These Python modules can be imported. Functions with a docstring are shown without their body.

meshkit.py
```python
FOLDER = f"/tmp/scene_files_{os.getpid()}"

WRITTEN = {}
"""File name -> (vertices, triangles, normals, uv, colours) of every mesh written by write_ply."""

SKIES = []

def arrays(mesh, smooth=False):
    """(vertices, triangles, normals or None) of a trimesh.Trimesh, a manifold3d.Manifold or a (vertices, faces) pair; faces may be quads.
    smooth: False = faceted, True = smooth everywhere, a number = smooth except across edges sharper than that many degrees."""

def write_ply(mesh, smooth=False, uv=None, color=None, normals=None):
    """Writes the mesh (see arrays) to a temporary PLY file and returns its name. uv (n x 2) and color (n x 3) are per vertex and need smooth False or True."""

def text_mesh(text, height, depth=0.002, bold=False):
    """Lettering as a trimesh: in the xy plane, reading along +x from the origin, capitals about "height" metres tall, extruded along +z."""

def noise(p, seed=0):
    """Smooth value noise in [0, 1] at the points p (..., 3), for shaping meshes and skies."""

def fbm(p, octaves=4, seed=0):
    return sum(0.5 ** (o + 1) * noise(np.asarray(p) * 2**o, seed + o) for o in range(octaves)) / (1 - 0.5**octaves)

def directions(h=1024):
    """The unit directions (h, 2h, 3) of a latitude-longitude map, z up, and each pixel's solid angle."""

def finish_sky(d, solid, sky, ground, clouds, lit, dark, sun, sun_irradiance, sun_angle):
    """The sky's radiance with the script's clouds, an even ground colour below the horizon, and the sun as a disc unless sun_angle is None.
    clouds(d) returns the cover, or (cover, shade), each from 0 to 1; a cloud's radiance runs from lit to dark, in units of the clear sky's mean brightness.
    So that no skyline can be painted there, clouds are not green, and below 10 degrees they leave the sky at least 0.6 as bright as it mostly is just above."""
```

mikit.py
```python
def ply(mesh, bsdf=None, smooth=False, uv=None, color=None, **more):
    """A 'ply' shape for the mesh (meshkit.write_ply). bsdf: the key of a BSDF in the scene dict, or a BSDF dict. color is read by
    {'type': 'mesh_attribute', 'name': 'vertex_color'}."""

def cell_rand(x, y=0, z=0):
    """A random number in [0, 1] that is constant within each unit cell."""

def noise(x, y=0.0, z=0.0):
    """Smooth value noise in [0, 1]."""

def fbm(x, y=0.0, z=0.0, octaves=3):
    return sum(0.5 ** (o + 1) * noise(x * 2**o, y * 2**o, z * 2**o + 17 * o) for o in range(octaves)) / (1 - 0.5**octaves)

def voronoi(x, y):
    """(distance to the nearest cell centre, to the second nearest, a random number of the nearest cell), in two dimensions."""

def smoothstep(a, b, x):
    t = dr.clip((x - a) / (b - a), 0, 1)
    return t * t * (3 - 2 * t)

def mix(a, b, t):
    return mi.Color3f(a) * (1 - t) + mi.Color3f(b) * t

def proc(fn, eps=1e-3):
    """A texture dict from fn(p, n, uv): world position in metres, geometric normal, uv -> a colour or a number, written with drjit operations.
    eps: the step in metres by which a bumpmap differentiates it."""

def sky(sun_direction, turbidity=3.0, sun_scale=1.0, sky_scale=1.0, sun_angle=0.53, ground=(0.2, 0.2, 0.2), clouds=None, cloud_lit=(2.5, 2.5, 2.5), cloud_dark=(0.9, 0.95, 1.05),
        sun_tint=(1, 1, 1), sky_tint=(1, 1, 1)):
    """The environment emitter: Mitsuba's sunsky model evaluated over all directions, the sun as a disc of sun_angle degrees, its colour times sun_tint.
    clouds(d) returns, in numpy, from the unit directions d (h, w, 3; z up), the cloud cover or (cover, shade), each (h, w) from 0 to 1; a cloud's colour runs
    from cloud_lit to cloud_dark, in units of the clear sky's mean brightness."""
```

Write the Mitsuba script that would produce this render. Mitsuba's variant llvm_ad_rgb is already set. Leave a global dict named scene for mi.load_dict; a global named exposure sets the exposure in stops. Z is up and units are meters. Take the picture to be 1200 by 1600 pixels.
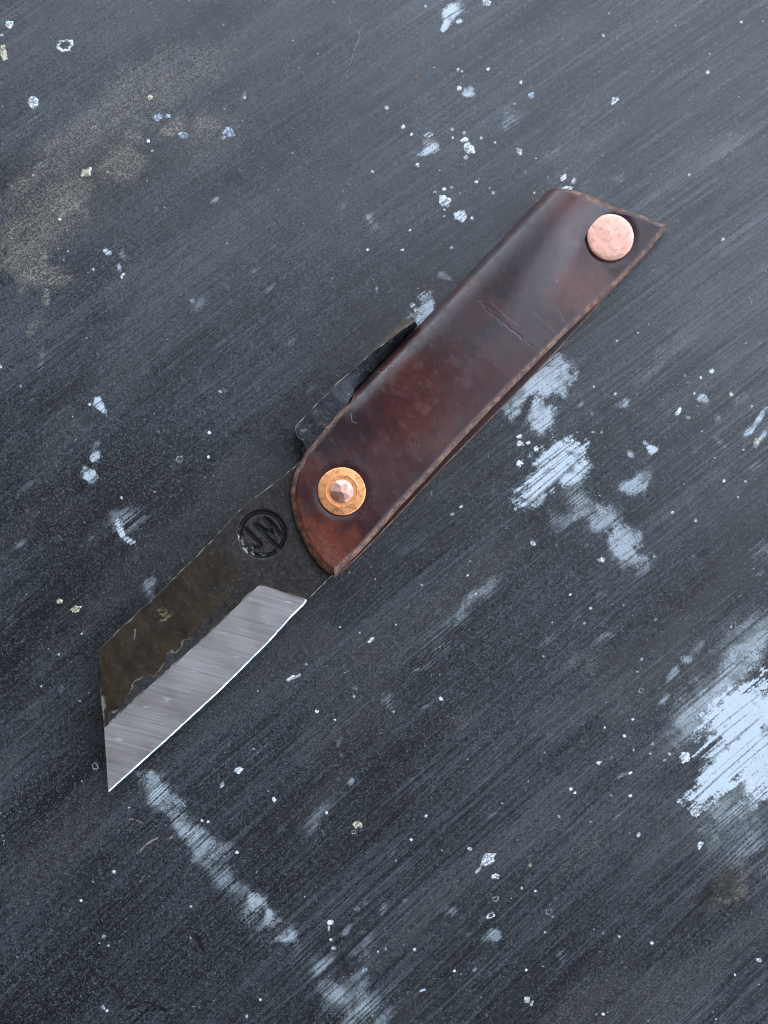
import math
import numpy as np
import trimesh
import drjit as dr
import mitsuba as mi
import mikit
from mikit import ply, proc, noise, fbm, voronoi, cell_rand, smoothstep, mix
from scipy.spatial import Delaunay
from scipy.ndimage import distance_transform_edt
import shapely
from shapely.geometry import Polygon, LineString, Point

T = mi.ScalarTransform4f
scene, labels = {}, {}
MM = 0.001

# ------------------------------------------------------------------ camera, daylight, exposure
CAM_X, CAM_Y, CAM_H = -20 * MM, -35 * MM, 280 * MM
scene['camera'] = {
    'type': 'perspective', 'fov_axis': 'x', 'fov': 2 * math.degrees(math.atan(60 / 280)),
    'near_clip': 0.01, 'far_clip': 200.0,
    'principal_point_offset_x': 20 / 120, 'principal_point_offset_y': -35 / 160,
    'to_world': T().look_at(origin=[CAM_X, CAM_Y, CAM_H], target=[CAM_X, CAM_Y, 0], up=[0, 1, 0]),
}
exposure = 5.15
scene['sky'] = mikit.sky([-0.75, -0.35, 0.55], turbidity=3, ground=(0.07, 0.075, 0.05),
                         clouds=lambda d: 0.6 + 0 * d[..., 2], cloud_lit=(1.21, 1.25, 1.28), cloud_dark=(0.9, 0.95, 1.05))


# ------------------------------------------------------------------ helpers
def add(key, mesh, bsdf, smooth=False, world=None, label=None, category=None, group=None, kind=None, uv=None):
    shape = ply(mesh, bsdf, smooth, uv=uv)
    if world is not None:
        shape['to_world'] = world
    scene[key] = shape
    tag(key, label, category, group, kind)
    return key


def tag(key, label=None, category=None, group=None, kind=None):
    said = {k: v for k, v in (('label', label), ('category', category), ('group', group), ('kind', kind)) if v}
    if said:
        labels[key] = said


def numbered(base):
    k, i = base, 0
    while k in scene:
        i += 1
        k = f'{base}_{i:03d}'
    return k


def resample(pts, step, closed=True):
    """Points every `step` along the outline, its corners kept."""
    pts, out = np.asarray(pts, float), []
    n = len(pts)
    for i in range(n if closed else n - 1):
        a, b = pts[i], pts[(i + 1) % n]
        m = max(1, int(round(np.linalg.norm(b - a) / step)))
        out += [a + (b - a) * k / m for k in range(m)]
    if not closed:
        out.append(pts[-1])
    return np.array(out)


def chaikin(pts, rounds=2):
    pts = np.asarray(pts, float)
    for _ in range(rounds):
        nxt = np.roll(pts, -1, 0)
        pts = np.stack([0.75 * pts + 0.25 * nxt, 0.25 * pts + 0.75 * nxt], 1).reshape(-1, 2)
    return pts


def ccw(pts):
    pts = np.asarray(pts, float)
    x, y = pts.T
    return pts if (x * np.roll(y, -1) - np.roll(x, -1) * y).sum() > 0 else pts[::-1]


def corner_room(b):
    """How far each vertex may move inwards before it passes the bisector of the nearest sharp corner."""
    e = np.roll(b, -1, 0) - b
    ang = np.arctan2(e[:, 1], e[:, 0])
    turn = (ang - np.roll(ang, 1) + np.pi) % (2 * np.pi) - np.pi
    step = np.linalg.norm(e, axis=1)
    pos, total = np.r_[0, np.cumsum(step)[:-1]], step.sum()
    room = np.full(len(b), 9.0)
    for k in np.nonzero(turn > math.radians(22))[0]:
        d = np.abs(pos - pos[k])
        d = np.minimum(d, total - d)
        room = np.minimum(room, d * math.tan((np.pi - turn[k]) / 2) * 0.93 + 0.004)
    return room


def inset_dirs(b):
    """Mitred inward direction at each vertex of a counter-clockwise outline."""
    e = np.roll(b, -1, 0) - b
    e /= np.linalg.norm(e, axis=1, keepdims=True)
    nin = np.stack([-e[:, 1], e[:, 0]], 1)
    m = nin + np.roll(nin, 1, 0)
    m /= np.maximum(np.linalg.norm(m, axis=1, keepdims=True), 1e-9)
    return m / np.maximum((m * nin).sum(1, keepdims=True), 0.5)


def cap_mesh(ring, step, holes=()):
    poly = Polygon(ring, [h for h in holes]).buffer(0)
    core = poly.buffer(-0.55 * step)
    x0, y0, x1, y1 = poly.bounds
    gx, gy = np.meshgrid(np.arange(x0, x1, step), np.arange(y0, y1, step * 0.87))
    gx[1::2] += step / 2
    g = np.stack([gx.ravel(), gy.ravel()], 1)
    g = g[shapely.contains_xy(core, g[:, 0], g[:, 1])] if not core.is_empty else g[:0]
    pts = np.vstack([ring, *holes, g])
    tri = Delaunay(pts).simplices
    c = pts[tri].mean(1)
    tri = tri[shapely.contains_xy(poly, c[:, 0], c[:, 1])]
    a, b, d = pts[tri[:, 0]], pts[tri[:, 1]], pts[tri[:, 2]]
    area = (b[:, 0] - a[:, 0]) * (d[:, 1] - a[:, 1]) - (b[:, 1] - a[:, 1]) * (d[:, 0] - a[:, 0])
    tri = np.where((area < 0)[:, None], tri[:, ::-1], tri)[np.abs(area) > 1e-9]
    return pts, tri


def slab(outline, profile, step, holes=(), room=None):
    """A sheet over the outline. profile: (inset, height) from the lower cap to the upper one.
    Returns the vertices, the cap triangles and the side triangles."""
    b = ccw(outline)
    m, nb, rows = inset_dirs(b), len(b), []
    room = np.full(nb, 9.0) if room is None else room
    for inset, h in profile:
        rows.append(np.column_stack([b + m * np.minimum(inset, room)[:, None], np.full(nb, h)]))
    i = np.arange(nb)
    sides = []
    for r in range(len(profile) - 1):
        p, q = r * nb + i, r * nb + (i + 1) % nb
        sides += [np.stack([p, q, q + nb], 1), np.stack([p, q + nb, p + nb], 1)]
    verts, at, caps = list(rows), nb * len(rows), []
    for inset, h, up in ((profile[0][0], profile[0][1], False), (profile[-1][0], profile[-1][1], True)):
        pts, tri = cap_mesh(b + m * np.minimum(inset, room)[:, None], step, holes)
        verts.append(np.column_stack([pts, np.full(len(pts), h)]))
        caps.append((tri if up else tri[:, ::-1]) + at)
        at += len(pts)
    return np.vstack(verts), np.vstack(caps), np.vstack(sides)


def mesh_of(v, f, scale=MM):
    m = trimesh.Trimesh(np.asarray(v, float) * scale, f, process=False)
    m.remove_unreferenced_vertices()
    return m


def mnoise(p, seed=0):
    import meshkit
    return meshkit.noise(p, seed)


# ------------------------------------------------------------------ unseen brown slabs, added to block and shape the daylight
def box_mesh(x0, x1, y0, y1, z0, z1):
    m = trimesh.creation.box(extents=[x1 - x0, y1 - y0, z1 - z0])
    m.apply_translation([(x0 + x1) / 2, (y0 + y1) / 2, (z0 + z1) / 2])
    return m


def blocker_grain(p, n, uv):
    k = noise(p.x * 1.3, p.y * 40, p.z * 40)
    return mix((0.040, 0.024, 0.014), (0.070, 0.043, 0.026), k)


scene['blocker_brown'] = {'type': 'principled', 'base_color': proc(blocker_grain), 'roughness': 0.6}
OPEN_AZ = 55.0            # the added overhead slab's edge faces this way, its open end to the right
BLOCKER_H, BLOCKER_EDGE = 2.2, 0.65
W0 = T().rotate([0, 0, 1], OPEN_AZ)
add('sky_blocker', box_mesh(-2.6, BLOCKER_EDGE, -1.5, 9.0, BLOCKER_H, BLOCKER_H + 0.12), 'blocker_brown', world=W0,
    label='unseen brown slab added above the board to block the sky, outside the frame', category='light_blocker')
add('side_blocker', box_mesh(-1.45, -1.3, -1.5, 9.0, -0.9, BLOCKER_H - 0.003), 'blocker_brown', world=W0,
    label='unseen brown slab added at the left of the board to block light, outside the frame', category='wall')

# ------------------------------------------------------------------ the painted board
# marks worn into or wiped over the paint: x, y, half length along the grain, half width, turn from the grain (degrees), strength
WHITE = [
    (56.5,-32.0,7.5,4.6,0,1), (52.0,-42.2,5.5,2.8,0,0.95), (56.0,-38.0,7.0,4.0,0,0.9), (59.5,-40.0,5.0,4.0,0,0.8), (58.0,-19.0,7.0,3.6,0,0.42),
    (51.0,-29.0,7.5,2.8,0,0.33), (48.5,-34.0,7.0,3.2,0,0.2), (55.0,-46.2,8.0,2.8,0,0.42), (59.0,-54.0,5.0,4.5,0,0.28), (56.0,-50.5,8.0,3.6,0,0.18),
    (47.2,-23.5,1.4,0.8,0,0.5), (45.0,-25.8,1.5,1.2,0,0.45), (44.5,-29.2,1.2,0.8,0,0.4), (48.5,-21.0,2.5,1.0,0,0.3), (25.0,21.0,4.4,3.6,0,0.72),
    (21.8,18.5,4.0,2.2,0,0.68), (25.2,14.8,2.5,2.0,0,0.75), (27.5,8.8,3.8,2.6,0,0.88), (24.5,3.8,4.0,2.2,0,0.9), (29.0,6.5,3.4,2.2,0,0.75),
    (30.5,1.8,3.0,2.6,0,0.42), (34.0,-1.0,3.0,3.0,0,0.5), (37.5,-5.5,2.8,2.7,0,0.6), (40.3,-8.0,2.6,1.3,0,0.4), (25.0,1.5,1.4,1.0,0,0.6),
    (28.0,-2.0,2.6,1.4,0,0.25), (39.3,4.8,2.5,1.9,0,0.62), (41.8,10.2,1.0,0.5,0,0.8), (38.2,8.8,0.6,0.4,0,0.6), (49.8,17.7,1.2,0.9,0,0.7),
    (36.8,16.7,1.1,0.8,0,0.6), (58.0,14.0,2.6,0.6,0,0.75), (58.5,11.0,1.2,0.5,0,0.7), (31.2,16.8,0.8,0.5,0,0.5), (56.0,18.3,1.0,0.9,0,0.35),
    (51.3,15.5,0.6,0.9,0,0.4), (58.0,7.0,1.4,1.0,0,0.2), (33.0,15.0,0.4,0.4,0,0.4), (59.0,-6.0,2.2,2.0,0,0.25), (58.5,-9.5,1.0,0.6,0,0.5),
    (-28.2,-53.0,16.5,2.3,-92,0.36), (-35.4,-43.2,3.4,2.2,-92,0.55), (-30.0,-50.0,4.0,2.0,-92,0.3), (-24.8,-53.0,1.2,2.6,0,0.3),
    (-19.5,-61.8,2.0,1.8,0,0.45), (-17.2,-64.0,1.8,1.2,0,0.5), (-16.0,-66.2,2.6,0.9,0,0.5), (-5.5,-77.0,13.0,3.4,-92,0.28),
    (-10.0,-71.0,3.4,1.3,0,0.35), (-6.0,-74.5,5.0,2.2,0,0.3), (-2.0,-78.0,6.0,2.6,0,0.3), (-3.0,-68.0,2.4,1.4,0,0.28), (-5.5,-65.0,1.0,0.8,0,0.3),
    (0.0,-62.0,1.4,0.9,0,0.3), (-10.5,-47.8,3.0,1.6,0,0.32), (10.8,77.2,1.6,1.8,0,0.8), (10.0,75.8,0.8,0.8,0,0.85), (12.2,78.0,1.4,1.0,0,0.4),
    (6.6,57.0,1.7,1.3,0,0.75), (13.7,66.3,1.2,1.0,0,0.7), (19.7,60.5,2.5,2.0,80,0.34), (-2.0,45.6,1.1,1.4,0,0.45), (6.8,59.5,0.6,0.4,0,0.7),
    (12.6,75.7,0.6,0.3,0,0.8), (31.8,53.0,2.6,1.2,0,0.16), (36.0,52.5,1.4,0.7,0,0.25), (27.0,56.5,3.0,0.8,0,0.15), (6.0,31.3,2.6,1.7,0,0.85),
    (-1.0,34.8,0.5,0.6,0,0.5), (3.0,30.7,0.9,0.7,70,0.4), (10.0,37.2,0.9,0.7,0,0.5), (-44.2,16.8,0.9,1.2,0,0.82), (-44.3,9.2,0.9,0.6,0,0.7),
    (-45.1,10.3,0.6,0.4,0,0.5), (-46.2,6.3,1.1,1.2,0,0.75), (-40.0,-2.0,3.2,2.0,0,0.36), (-40.7,-2.9,0.7,2.0,-5,0.95), (-42.0,-1.0,3.4,1.0,0,0.25),
    (-36.3,-12.0,1.7,1.0,0,0.5), (-57.0,-4.6,1.5,0.9,0,0.28), (-58.5,-16.5,1.0,1.0,0,0.22), (-56.7,-19.8,0.8,0.6,0,0.2), (-50.7,-28.3,1.0,0.9,0,0.25),
    (-26.5,48.6,0.9,0.7,0,0.4), (-35.5,58.2,1.6,1.3,0,0.2), (-53.5,55.0,1.3,0.7,0,0.4), (-40.4,40.5,1.0,1.0,0,0.5), (-44.0,40.5,0.7,0.6,0,0.8),
    (-41.5,38.5,0.6,0.6,0,0.6), (-41.0,37.0,0.3,0.4,0,0.9), (-18.5,35.0,1.0,0.6,0,0.3), (-20.0,38.0,0.8,0.6,0,0.25), (-15.5,29.2,1.4,0.9,0,0.25),
    (-22.5,27.0,4.5,1.8,0,0.16), (-26.0,26.0,2.0,1.0,0,0.15), (-27.0,55.0,4.0,2.0,0,0.13), (-56.0,60.0,6.0,1.4,0,0.16), (-58.0,78.0,6.0,1.8,0,0.12),
    (-34.0,69.0,9.0,2.4,0,0.1), (-45.5,59.3,0.5,0.5,0,0.4), (-5.5,-42.5,0.9,0.8,0,0.42), (17.0,-66.3,1.4,1.2,0,0.5), (0.5,-30.0,1.6,1.3,0,0.3),
    (-7.0,-36.5,0.8,0.6,0,0.3), (-6.5,-38.3,0.6,0.5,0,0.3), (3.5,-61.0,0.7,0.6,0,0.35), (1.5,-53.2,1.0,0.8,0,0.22), (11.0,-62.0,1.2,1.0,0,0.36),
    (12.8,-65.2,1.0,2.6,48,0.2), (14.0,-67.0,0.9,2.0,48,0.18), (15.0,-62.7,0.8,0.8,0,0.45), (16.5,-63.0,0.8,0.6,0,0.3), (11.2,-16.5,9.0,1.6,0,0.22),
    (14.5,-12.5,6.0,1.0,0,0.25), (9.0,-22.0,6.0,0.9,0,0.25), (26.0,-20.0,3.0,0.8,0,0.22), (30.0,-17.5,1.6,1.0,0,0.22), (34.5,-20.0,1.6,0.7,0,0.35),
    (37.5,-41.8,1.2,0.5,0,0.5), (30.0,-48.0,7.0,2.0,0,0.08), (34.0,-13.5,1.4,2.2,0,0.2), (16.5,-48.2,0.8,0.6,0,0.35), (19.0,-51.0,1.4,0.6,0,0.2),
    (28.0,-69.0,1.0,0.7,0,0.3), (27.0,-60.0,0.6,0.6,0,0.2), (-20.0,-38.0,2.0,1.4,0,0.15), (-26.0,-39.0,5.0,2.6,0,0.12), (-6.0,-24.0,0.6,0.5,0,0.3),
    (-4.9,73.0,9.0,0.1,51,0.35), (51.0,-29.0,9.0,4.0,0,0.22), (56.0,-24.0,8.0,2.4,0,0.25), (40.0,74.0,11.0,1.0,0,0.1), (53.0,74.0,9.0,0.8,0,0.12),
    (25.0,74.0,9.0,0.8,0,0.1), (36.0,62.0,12.0,0.8,0,0.1), (50.0,64.0,6.0,0.6,0,0.12), (40.0,77.0,6.0,0.5,0,0.1), (-11.3,-41.3,1.3,0.6,0,0.17),
    (37.0,-48.1,1.4,0.5,0,0.22), (36.0,26.9,1.3,0.7,0,0.14), (36.3,-30.7,1.3,1.1,0,0.18), (-29.2,32.6,1.5,0.6,0,0.27), (47.1,0.2,1.6,0.4,0,0.23),
    (-46.9,47.4,1.4,0.4,0,0.16), (-53.7,24.9,1.2,1.0,0,0.24), (27.4,-0.8,1.6,1.1,0,0.29), (-32.6,5.2,0.6,0.4,0,0.13), (-15.6,27.2,1.5,1.0,0,0.26),
    (1.6,-6.2,1.3,1.0,0,0.21), (49.3,-39.8,1.1,0.7,0,0.28), (-54.2,22.8,1.4,0.6,0,0.24), (6.8,-30.9,1.4,0.5,0,0.24), (-16.8,-49.6,1.4,0.8,0,0.16),
    (-47.1,-18.7,1.5,1.1,0,0.12), (-46.4,-4.0,0.7,0.4,0,0.16), (25.0,55.7,0.5,0.4,0,0.18), (60.0,12.3,1.3,0.8,0,0.2), (-52.7,16.6,0.5,0.5,0,0.12),
    (49.6,73.6,0.8,1.0,0,0.16), (-6.1,48.1,1.6,0.4,0,0.3), (9.5,15.8,1.0,0.6,0,0.28), (17.3,2.9,1.2,1.0,0,0.23), (54.5,59.0,1.4,0.8,0,0.19),
    (-11.4,18.4,1.1,0.8,0,0.2), (52.3,10.6,0.5,1.0,0,0.3), (4.4,75.9,1.1,0.6,0,0.11), (8.0,-15.4,1.0,0.9,0,0.22), (-2.9,-71.1,1.2,0.4,0,0.22),
    (-55.7,4.4,0.9,1.1,0,0.16), (5.5,43.7,1.0,0.6,0,0.16), (15.6,-41.9,0.9,0.8,0,0.26),
]
TAN = [
    (-45.0,60.0,15.0,4.5,0,0.24), (-53.0,47.0,8.0,5.0,0,0.3), (-31.0,68.0,12.0,2.6,0,0.22), (-27.0,59.0,6.0,3.0,0,0.2), (-53.2,37.0,2.4,4.2,40,0.55),
    (-56.0,40.0,4.0,2.6,0,0.45), (-58.8,43.5,3.2,2.0,0,0.42), (-41.0,54.2,4.0,2.0,0,0.42), (-49.0,48.0,4.5,2.2,0,0.3), (-33.5,60.5,2.0,1.5,0,0.6),
    (-28.0,61.0,2.0,1.4,0,0.4), (-51.8,57.3,1.4,0.8,0,0.5), (-52.8,33.2,0.8,1.2,0,0.6), (-54.5,28.8,2.0,0.9,0,0.35), (-57.0,50.0,5.0,1.6,0,0.2),
    (-36.5,70.0,8.0,1.8,0,0.16), (-38.5,58.5,1.4,1.0,0,0.4), (-22.0,65.5,0.8,0.6,0,0.6), (-37.4,-52.5,1.6,0.16,0,0.95), (-37.4,-57.3,0.8,0.14,0,0.9),
    (-38.7,-48.2,1.2,0.13,0,0.6), (-48.7,-62.5,0.5,0.12,0,0.7), (-33.8,-50.8,1.2,0.15,0,0.5), (-31.0,-55.0,1.4,0.2,0,0.35), (5.6,-24.7,0.7,0.16,0,0.95),
    (8.0,-21.5,1.4,0.12,0,0.8), (16.0,-10.5,0.8,0.14,0,0.8), (-1.8,-33.8,0.5,0.12,0,0.8), (14.5,-12.0,2.2,0.12,0,0.6), (53.5,-58.5,4.2,2.2,0,0.55),
    (30.0,-53.5,6.0,1.8,0,0.1), (33.0,-24.0,1.4,1.4,0,0.2), (29.5,-23.5,1.6,1.2,0,0.22), (12.0,-32.0,3.0,1.4,0,0.12), (48.0,56.0,12.0,0.6,0,0.1),
    (43.0,24.0,7.0,0.6,0,0.22), (31.0,55.0,9.0,2.2,0,0.14), (54.0,56.0,6.0,1.6,0,0.1), (36.0,18.0,2.0,0.3,0,0.2), (5.8,58.2,0.8,0.4,0,0.7),
]
DARK = [
    (-10.0,72.0,1.6,0.6,0,0.5), (-12.0,70.0,1.2,0.4,0,0.4), (-30.0,48.0,9.5,2.0,0,0.35), (-44.0,30.0,9.0,1.0,0,0.35), (-54.0,16.0,9.0,0.8,0,0.3),
    (-48.0,20.0,6.0,0.8,0,0.3), (52.8,-58.5,3.8,2.0,0,0.75), (50.5,-60.0,2.0,1.4,0,0.7), (-29.2,-67.2,1.6,0.25,-88,1), (-29.6,-68.5,0.8,0.2,-60,1),
    (-41.0,-75.2,2.0,0.25,-80,1), (-38.8,-76.5,1.6,0.3,-70,1), (-36.0,-77.2,1.6,0.3,-50,1), (-33.8,-77.7,0.9,0.4,-70,1), (-45.0,15.0,1.4,0.7,0,0.3),
    (23.5,16.8,2.6,0.9,0,0.6), (18.0,15.0,2.0,0.7,0,0.4), (-19.5,-58.0,1.4,0.5,0,0.5), (8.0,-63.0,1.2,0.5,0,0.5), (49.5,-20.0,2.0,0.8,0,0.3),
    (-18.0,50.0,2.0,0.8,0,0.3), (-24.0,59.0,6.0,0.8,0,0.25), (10.0,74.0,4.0,0.8,0,0.3),
]


def grain_xy(p):
    """(across, along) the grain in millimetres; the grain bends a little over the board."""
    x, y = p.x * 1000, p.y * 1000
    bend = 1.26 * y + 0.0013 * y * y
    return (bend - x) * 0.62, x * 0.78 + y * 0.62


def spread(x, y, marks, rough, soft):
    keep = mi.Float(1.0)
    for mx, my, rx, ry, turn, k in marks:
        a = math.radians(38.5 - 0.055 * my + turn)
        c, s = math.cos(a), math.sin(a)
        dx, dy = x - mx, y - my
        u, w = dr.square((dx * c + dy * s) / rx), dr.square((dy * c - dx * s) / ry)
        # a long band keeps its width, a dab is round
        d = dr.power(u * u * u + w * w * w, 1 / 6) if rx > 5 * ry and abs(turn) > 60 else dr.sqrt(u + w)
        q = soft * (1.25 - k)                                    # thin paint ends softly, thick paint at a rim
        keep *= 1 - k * smoothstep(1.12 + 0.45 * q, 0.92 - 0.75 * q, d + rough * (0.35 + 0.65 * k))
    return 1 - keep


def board_fields(p):
    x, y = p.x * 1000, p.y * 1000
    v, g = grain_xy(p)
    v = v + (noise(v * 0.6, g * 0.06, 5.0) - 0.5) * 0.8
    fine = noise(v * 4.4, g * 0.06)
    hair = noise(v * 8.0 + 3.7, g * 0.13)
    broad = noise(v * 1.0 + 9.1, g * 0.03)
    speck = noise((x * 0.87 + y * 0.5) * 6.6, (y * 0.87 - x * 0.5) * 6.6, 3.0) * 0.55 + noise((x * 0.35 - y * 0.94) * 9.4, (y * 0.35 + x * 0.94) * 9.4, 8.0) * 0.45
    speck = (speck - 0.5) * 1.35 + 0.5
    sanded = smoothstep(-0.75, 0.55, (x * 0.9 - y * 0.22) / 60 + (fbm(x * 0.03 + 8, y * 0.04, 4.0, 2) - 0.5) * 1.8)
    sanded = 0.3 + 0.7 * sanded
    return x, y, v, g, fine, hair, broad, speck, sanded


def board_colour(p, n, uv):
    x, y, v, g, fine, hair, broad, speck, sanded = board_fields(p)
    cloud = fbm(v * 0.10 + 5, g * 0.035 + 2, 0.0, 3)
    grit = noise((x * 0.6 + y * 0.8) * 4.9, (y * 0.6 - x * 0.8) * 4.9, 9.0)
    groove = smoothstep(0.36, 0.16, noise(v * 5.0 + 40, g * 0.06, 2.0)) * (0.15 + 0.85 * sanded)
    glint = smoothstep(0.70, 0.92, noise(v * 6.0 + 70, g * 0.09, 6.0)) * (0.1 + 0.9 * sanded)
    streak = glint * 0.5 - groove * 0.42 + (fine - 0.5) * 0.9 + (hair - 0.5) * 1.0 + (broad - 0.5) * 0.22
    tone = 0.42 + streak * (0.32 + 0.70 * sanded) + (speck - 0.5) * 1.5 + smoothstep(0.78, 0.95, speck) * 1.1 + (grit - 0.5) * 0.3 + (cloud - 0.5) * 1.0 + (fbm(x * 0.035, y * 0.035, 3.0, 2) - 0.5) * 0.45
    col = mix((0.0045, 0.0054, 0.0064), (0.044, 0.050, 0.056), dr.clip(tone, 0, 2.2))
    col = mix(col, (0.060, 0.050, 0.036), 0.5 * smoothstep(0.52, 0.72, fbm(v * 0.12 + 31, g * 0.04, 1.0, 3)) * smoothstep(0.5, 0.85, speck))
    iso = noise(x * 1.1, y * 1.1, 7.0) * 0.6 + grit * 0.4
    x, y = x + (noise(x * 0.35, y * 0.35, 12.0) - 0.5) * 2.2, y + (noise(x * 0.35, y * 0.35, 15.0) - 0.5) * 2.2
    rough = (fine - 0.5) * 0.55 + (hair - 0.5) * 0.45 + (iso - 0.5) * 1.0
    t = spread(x, y, TAN, rough * 1.2, 0.6) * (0.15 + 0.85 * smoothstep(0.42, 0.72, grit * 0.3 + speck * 0.45 + hair * 0.25))
    col = mix(col, (0.29, 0.245, 0.185), dr.clip(t * 1.3, 0, 1))
    d = spread(x, y, DARK, rough, 0.6)
    col = mix(col, (0.006, 0.006, 0.007), dr.clip(d, 0, 1))
    w = spread(x, y, WHITE, rough, 1.0)
    cover = fine * 0.42 + hair * 0.36 + speck * 0.22
    w = w * smoothstep(0.50 - 0.62 * w, 0.86 - 0.60 * w, cover) * (0.7 + 0.3 * w)
    w *= 0.5 + 0.75 * smoothstep(0.25, 0.65, fbm(x * 0.55 + 3, y * 0.55, 5.0, 3) + 0.25 * w)
    w *= 1 - 0.6 * smoothstep(0.31, 0.20, noise(v * 4.6 + 20, g * 0.05)) - 0.25 * smoothstep(0.6, 0.8, grit)
    col = mix(col, (0.51, 0.565, 0.60), dr.clip(w, 0, 0.97))
    # dust: single pale grains of two sizes
    for size, much, pale in ((0.5, 0.30, 0.13), (1.3, 0.10, 0.26)):
        f, s2, r = voronoi(x / size, y / size)
        col = mix(col, (pale, pale * 0.97, pale * 0.92), smoothstep(0.13, 0.04, f) * dr.select(r < much, 0.2 + 2.5 * r, 0.0))
    return col


def board_relief(p, n, uv):
    x, y, v, g, fine, hair, broad, speck, sanded = board_fields(p)
    return ((fine * 0.011 + hair * 0.006) * (0.2 + 0.8 * sanded) + speck * 0.0035 + noise(x * 3.3, y * 3.3, 3.0) * 0.005 + noise(x * 0.4, y * 0.4, 4.0) * 0.02) * MM


def board_rough(p, n, uv):
    x, y, v, g, fine, hair, broad, speck, sanded = board_fields(p)
    dusty = smoothstep(0.48, 0.66, fbm(v * 0.12 + 31, g * 0.04, 1.0, 3))
    return dr.clip(0.30 + 0.10 * dusty + (speck - 0.5) * 0.16 + (0.5 - hair) * 0.22 * sanded + (0.5 - fine) * 0.14 * sanded, 0.16, 0.6)


scene['board_paint'] = {'type': 'bumpmap', 'scale': 1.0, 'texture': proc(board_relief, eps=6e-5),
                        'bsdf': {'type': 'principled', 'base_color': proc(board_colour), 'roughness': proc(board_rough), 'specular': 0.8}}
add('tabletop', box_mesh(-0.40, 0.40, -0.33, 0.33, -0.028, 0.0), 'board_paint', kind='structure',
    label='worn black painted wooden board with white paint stains and dust')

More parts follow.
